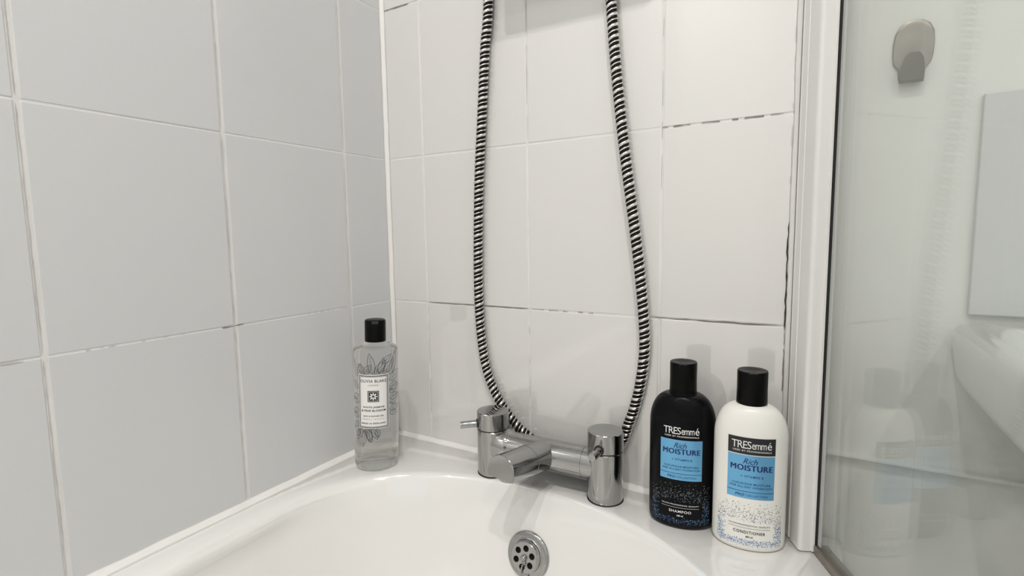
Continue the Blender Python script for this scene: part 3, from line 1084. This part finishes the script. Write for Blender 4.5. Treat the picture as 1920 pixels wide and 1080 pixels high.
# line-drawn leaves and blossom petals around the label
def stroke(bm, pts, w):
    prev = None
    for i, (x, z) in enumerate(pts):
        a = pts[max(i - 1, 0)]
        b = pts[min(i + 1, len(pts) - 1)]
        dx, dz = b[0] - a[0], b[1] - a[1]
        L = math.hypot(dx, dz) or 1
        ww = w * (0.5 if i in (0, len(pts) - 1) else 1.0) * 1.3 / 2
        p = (bm.verts.new((x - dz / L * ww, z + dx / L * ww, 0)), bm.verts.new((x + dz / L * ww, z - dx / L * ww, 0)))
        if prev:
            bm.faces.new((prev[0], p[0], p[1], prev[1]))
        prev = p


def leaf(bm, cx, cz, deg, l, w, bend=0.0):
    a = math.radians(deg)

    def tr(x, y):
        y += bend * l * (x / l) ** 2
        return (cx + x * math.cos(a) - y * math.sin(a), cz + x * math.sin(a) + y * math.cos(a))
    for s in (1, -1):
        stroke(bm, [tr(l * i / 9, s * w * math.sin(PI * (i / 9) ** 0.85)) for i in range(10)], 0.00050)
    stroke(bm, [tr(l * i / 7 * 0.92, 0.0) for i in range(8)], 0.00030)
    for i in (2, 3, 4, 5):
        for s in (1, -1):
            t = i / 7
            stroke(bm, [tr(l * t, 0), tr(l * (t + 0.10), s * w * 0.62 * math.sin(PI * t ** 0.85))], 0.00018)


leaves = bmesh.new()
top = [(-0.030, 0.138, 112, 0.030, 0.0040), (-0.026, 0.140, 80, 0.020, 0.0045), (-0.017, 0.143, 60, 0.018, 0.0050), (-0.017, 0.143, 122, 0.019, 0.0044),
       (-0.004, 0.143, 98, 0.033, 0.0056), (-0.001, 0.143, 55, 0.028, 0.0052), (0.006, 0.143, 70, 0.026, 0.0054), (0.011, 0.143, 48, 0.030, 0.0056),
       (0.010, 0.158, 42, 0.022, 0.0042), (0.022, 0.140, 62, 0.036, 0.0054), (0.030, 0.141, 84, 0.036, 0.0048), (0.0215, 0.132, 25, 0.026, 0.0058),
       (0.0215, 0.126, -8, 0.022, 0.0056), (0.0215, 0.116, 30, 0.022, 0.0050), (0.0215, 0.108, 4, 0.020, 0.0048), (0.0215, 0.100, 22, 0.024, 0.0052),
       (0.0215, 0.090, 8, 0.021, 0.0046), (0.0218, 0.086, -18, 0.016, 0.0040),
       (-0.028, 0.126, 150, 0.018, 0.0044), (-0.028, 0.116, 205, 0.017, 0.0044), (-0.028, 0.104, 160, 0.018, 0.0044), (-0.028, 0.094, 205, 0.017, 0.0042),
       (-0.028, 0.082, 165, 0.017, 0.0042), (-0.029, 0.074, 220, 0.016, 0.0042),
       (-0.022, 0.069, 245, 0.022, 0.0050), (-0.014, 0.069, 285, 0.023, 0.0050), (-0.017, 0.067, 262, 0.028, 0.0040), (-0.006, 0.069, 300, 0.019, 0.0045),
       (-0.009, 0.069, 262, 0.022, 0.0042), (0.001, 0.069, 285, 0.015, 0.0036), (-0.025, 0.066, 225, 0.018, 0.0042)]
for i, (x, z, dg, l, w) in enumerate(top):
    z += 0.0095 if z >= 0.130 else (0.006 if z > 0.08 and x > 0 else (0.004 if z > 0.0705 else 0.0))
    if x > 0.02:
        l, w = l * 1.12, w * 1.10
    leaf(leaves, x, z, dg, l, w, 0.10 * math.sin(i * 2.3))
for i in range(46):     # stamens and little shading hatches at the roots of the blossoms
    k = random.choice([(-0.024, 0.1525, 90), (-0.012, 0.1535, 90), (0.004, 0.1535, 80), (0.014, 0.1545, 60), (0.024, 0.126, 10), (0.024, 0.104, 5), (-0.018, 0.067, 260), (-0.008, 0.067, 280)])
    a = math.radians(k[2] + random.uniform(-45, 45))
    x, z, l = k[0] + random.uniform(-0.003, 0.003), k[1] + random.uniform(-0.001, 0.002), random.uniform(0.003, 0.009)
    stroke(leaves, [(x, z), (x + l * math.cos(a), z + l * math.sin(a))], 0.00045)
from_bm('floral_print', gk.map(leaves, GO * 0.8), M_KPRINT, gel)

# ------------------------------------------------------------------ shower screen
SA = math.radians(25.0)
SD = Vector((math.sin(SA), -math.cos(SA), 0))       # along the glass, away from the wall
SN = Vector((math.cos(SA), math.sin(SA), 0))        # to the outside of the bath
SP0 = Vector((0.6665, -0.0480, 0))
SH = 1.40
screen = empty('shower_screen', 'hinged clear glass shower screen in a white wall profile, swung out over the bath edge', 'shower screen', (0.655, -0.03, 0.0))


def sx(l, nrm, z=0.0):
    return SP0 + SD * l + SN * nrm + Vector((0, 0, z))


def spart(name, poly, z0, z1, mat, parent=screen, bev=0.0, angle=None):
    bm = prism_bm([(p.x, p.y) for p in poly], z0, z1)
    if bev:
        bmesh.ops.bevel(bm, geom=[e for e in bm.edges], offset=bev, segments=2, affect='EDGES', profile=0.5)
    o = from_bm(name, bm, mat, parent, angle=angle)
    if parent is screen:
        o.matrix_parent_inverse = Matrix.Translation(-Vector(screen.location))
    return o


def rpoly(l0, l1, n0, n1):
    return [sx(l0, n0), sx(l1, n0), sx(l1, n1), sx(l0, n1)]


# fixed channel on the wall
spart('wall_channel', [Vector((0.6385, -0.0004, 0)), Vector((0.6385, -0.0170, 0)), Vector((0.6415, -0.0185, 0)), Vector((0.672, -0.0185, 0)), Vector((0.672, -0.0004, 0))], 0.001, SH, M_ALU, bev=0.0012, angle=0.6)
# hinge post: rounded nose, a shallow groove down its face
def post_poly():
    pts = []
    L0, L1, hw = -0.0400, -0.0005, 0.0112
    r = 0.0045
    for cx, cy, a0 in ((L1 - r, -hw + r, -90), (L1 - r, hw - r, 0)):
        for k in range(6):
            a = math.radians(a0 + 90 * k / 5)
            pts.append(sx(cx + r * math.cos(a), cy + r * math.sin(a)))
    pts.append(sx(L0, hw))
    pts.append(sx(L0, -hw))
    for l, nn in ((-0.0275, -hw), (-0.0270, -hw + 0.0011), (-0.0235, -hw + 0.0011), (-0.0230, -hw)):
        pts.append(sx(l, nn))
    return pts


spart('hinge_post', post_poly(), 0.0015, SH, M_ALU, angle=0.5)
spart('cover_strip', rpoly(-0.0010, 0.0018, 0.0020, 0.0052), 0.002, SH, M_SIL, bev=0.0004)
spart('gasket', rpoly(-0.0012, 0.0034, 0.0056, 0.0086), 0.002, SH, M_GASKET)
gl = spart('glass_pane', rpoly(0.0005, 0.760, 0.0090, 0.0140), 0.0110, SH, M_GLASS)
spart('seal_strip', rpoly(0.0036, 0.0085, 0.0072, 0.0088), 0.0115, SH, M_STRIP)
rail = spart('bottom_rail', rpoly(0.0010, 0.762, 0.0040, 0.0190), 0.0006, 0.0108, M_RAIL, bev=0.0010)

# ------------------------------------------------------------------ adhesive hook on the glass
hook = empty('adhesive_hook', 'stained steel adhesive hook on the white wall behind the glass screen', 'hook')
HROT = math.radians(-1.5)
HC = at_y(1711, 100, 0.007)


def hook_pt(x, z, d):
    """x along the wall, z up, d out of the wall"""
    x *= 0.84
    x, z = x * math.cos(HROT) - z * math.sin(HROT), z * math.cos(HROT) + x * math.sin(HROT)
    return HC + Vector((x, -0.0002 - d, z))


outline = [(0.0, 0.0330), (0.0080, 0.0322), (0.0150, 0.0280), (0.0195, 0.0205), (0.0208, 0.0100), (0.0206, -0.0020), (0.0190, -0.0100), (0.0140, -0.0165), (0.0125, -0.0270),
           (-0.0125, -0.0270), (-0.0140, -0.0165), (-0.0190, -0.0100), (-0.0206, -0.0020), (-0.0208, 0.0100), (-0.0195, 0.0205), (-0.0150, 0.0280), (-0.0080, 0.0322)]
bm = bmesh.new()
rows = []
for sc, d in ((1.0, 0.0), (1.0, 0.0013), (0.94, 0.0021), (0.84, 0.0019)):
    rows.append([bm.verts.new(hook_pt(x * sc, z * sc, d)) for x, z in outline])
for a, b in zip(rows, rows[1:]):
    for i in range(len(outline)):
        j = (i + 1) % len(outline)
        bm.faces.new((a[i], a[j], b[j], b[i]))
# faceted face with a crease running from the top to the lip
cr = [bm.verts.new(hook_pt(0.001, z, 0.0019 + d)) for z, d in ((0.016, 0.0016), (0.002, 0.0020), (-0.014, 0.0012))]
last = rows[-1]
right = last[0:9]
left = [last[0]] + last[:8:-1]
for side in (right, left):
    seq = list(side)
    # fan between the crease and the edge
    m = len(seq)
    idx = [0 if i < m * 0.4 else (1 if i < m * 0.7 else 2) for i in range(m)]
    for i in range(m - 1):
        bm.faces.new((seq[i], seq[i + 1], cr[idx[i]]))
        if idx[i + 1] != idx[i]:
            bm.faces.new((seq[i + 1], cr[idx[i + 1]], cr[idx[i]]))
bm.faces.new((right[-1], left[-1], cr[2]))
bm.faces.new(rows[0])
from_bm('backplate', bm, M_STEEL, hook, angle=0.5)
# the tongue: comes out at the foot and is folded up
bm = bmesh.new()
sec = [(-0.0255, 0.0010), (-0.0300, 0.0040), (-0.0315, 0.0085), (-0.0295, 0.0125), (-0.0200, 0.0142), (-0.0085, 0.0155)]
wid = [0.0120, 0.0120, 0.0120, 0.0120, 0.0118, 0.0096]
TT = 0.0012
fr_, bk_ = [], []
for (z, d), w in zip(sec, wid):
    fr_.append([bm.verts.new(hook_pt(s * w, z, d)) for s in (-1, -0.33, 0.33, 1)])
    bk_.append([bm.verts.new(hook_pt(s * w, z + TT * 0.8, d - TT * 0.8)) for s in (-1, -0.33, 0.33, 1)])
top_f = [bm.verts.new(hook_pt(x, -0.0030, 0.0158)) for x in (-0.0048, 0.0048)]
top_b = [bm.verts.new(hook_pt(x, -0.0028, 0.0148)) for x in (-0.0048, 0.0048)]
for G in (fr_, bk_):
    for a, b in zip(G, G[1:]):
        for k in range(3):
            bm.faces.new((a[k], a[k + 1], b[k + 1], b[k]))
for k in (0, 3):
    for i in range(len(sec) - 1):
        bm.faces.new((fr_[i][k], fr_[i + 1][k], bk_[i + 1][k], bk_[i][k]))
for G, T in ((fr_, top_f), (bk_, top_b)):
    e = G[-1]
    bm.faces.new((e[0], e[1], T[0]))
    bm.faces.new((e[1], e[2], T[1], T[0]))
    bm.faces.new((e[2], e[3], T[1]))
bm.faces.new((top_f[0], top_f[1], top_b[1], top_b[0]))
bm.faces.new((fr_[-1][0], top_f[0], top_b[0], bk_[-1][0]))
bm.faces.new((fr_[-1][3], top_f[1], top_b[1], bk_[-1][3]))
for k in range(3):
    bm.faces.new((fr_[0][k], fr_[0][k + 1], bk_[0][k + 1], bk_[0][k]))
from_bm('hook_tongue', bm, M_STEEL_SHADE, hook, angle=0.5)

# ------------------------------------------------------------------ wash basin beyond the screen
basin = empty('wash_basin', 'white ceramic pedestal wash basin seen through the glass shower screen', 'basin', (1.06, -0.2, Z_FLOOR))
BXC, BHW, BD, BZT = 1.06, 0.275, 0.40, 0.269


def basin_ring(inset, z, n=28):
    """D-shaped outline: flat back on the wall, rounded front"""
    pts = []
    a = BHW - inset
    yb = -0.0015 - max(0, inset) * 0.8
    ym = -0.19
    fr = BD + ym - inset
    pts.append((BXC + a, yb))
    for i in range(n + 1):
        t = PI * i / n
        c, s = math.cos(t), math.sin(t)
        k = 2 / 2.4
        pts.append((BXC + a * math.copysign(abs(c) ** k, c), ym - fr * abs(s) ** k))
    pts.append((BXC - a, yb))
    return [(x, y, z) for x, y in pts]


bm = bmesh.new()
spec = [(0.160, 0.060), (0.130, 0.085), (0.085, 0.130), (0.040, 0.172), (0.014, 0.196), (0.006, 0.212), (0.001, 0.248), (0.0015, 0.258), (0.006, 0.2655), (0.014, 0.269), (0.040, 0.2675), (0.052, 0.2640), (0.062, 0.250), (0.078, 0.215), (0.105, 0.175), (0.150, 0.150)]
rows = [[bm.verts.new(p) for p in basin_ring(i, z)] for i, z in spec]
for a, b in zip(rows, rows[1:]):
    for i in range(len(a)):
        j = (i + 1) % len(a)
        bm.faces.new((a[i], a[j], b[j], b[i]))
bm.faces.new(rows[0])
bm.faces.new(rows[-1])
o = from_bm('bowl', bm, M_BASIN, basin, angle=0.9)
o.matrix_parent_inverse = Matrix.Translation(-Vector(basin.location))
bm = lathe_bm([(0.0, Z_FLOOR), (0.115, Z_FLOOR), (0.112, Z_FLOOR + 0.02), (0.085, Z_FLOOR + 0.12), (0.078, -0.15), (0.090, 0.02), (0.115, 0.075), (0.0, 0.075)], 40, 1.0, 0.85, close=False)
bmesh.ops.translate(bm, verts=bm.verts, vec=(BXC, -0.13, 0))
o = from_bm('pedestal', bm, M_BASIN, basin, angle=0.9)
o.matrix_parent_inverse = Matrix.Translation(-Vector(basin.location))

# ------------------------------------------------------------------ recessed spotlights, part of the ceiling; the last is an added fill
for (_x, _y), _p in SPOTS:
    bz = from_bm('spotlight', lathe_bm([(0.040, -0.0002), (0.052, -0.0002), (0.052, -0.006), (0.046, -0.010), (0.040, -0.008)], 36, close=False), M_LAMPCASE, ceiling, loc=(_x, _y, Z_CEIL), smooth=True)
    from_bm('bulb', lathe_bm([(0.0, -0.004), (0.039, -0.004), (0.039, -0.0005), (0.0, -0.0005)], 32, close=False), M_LAMP, bz)
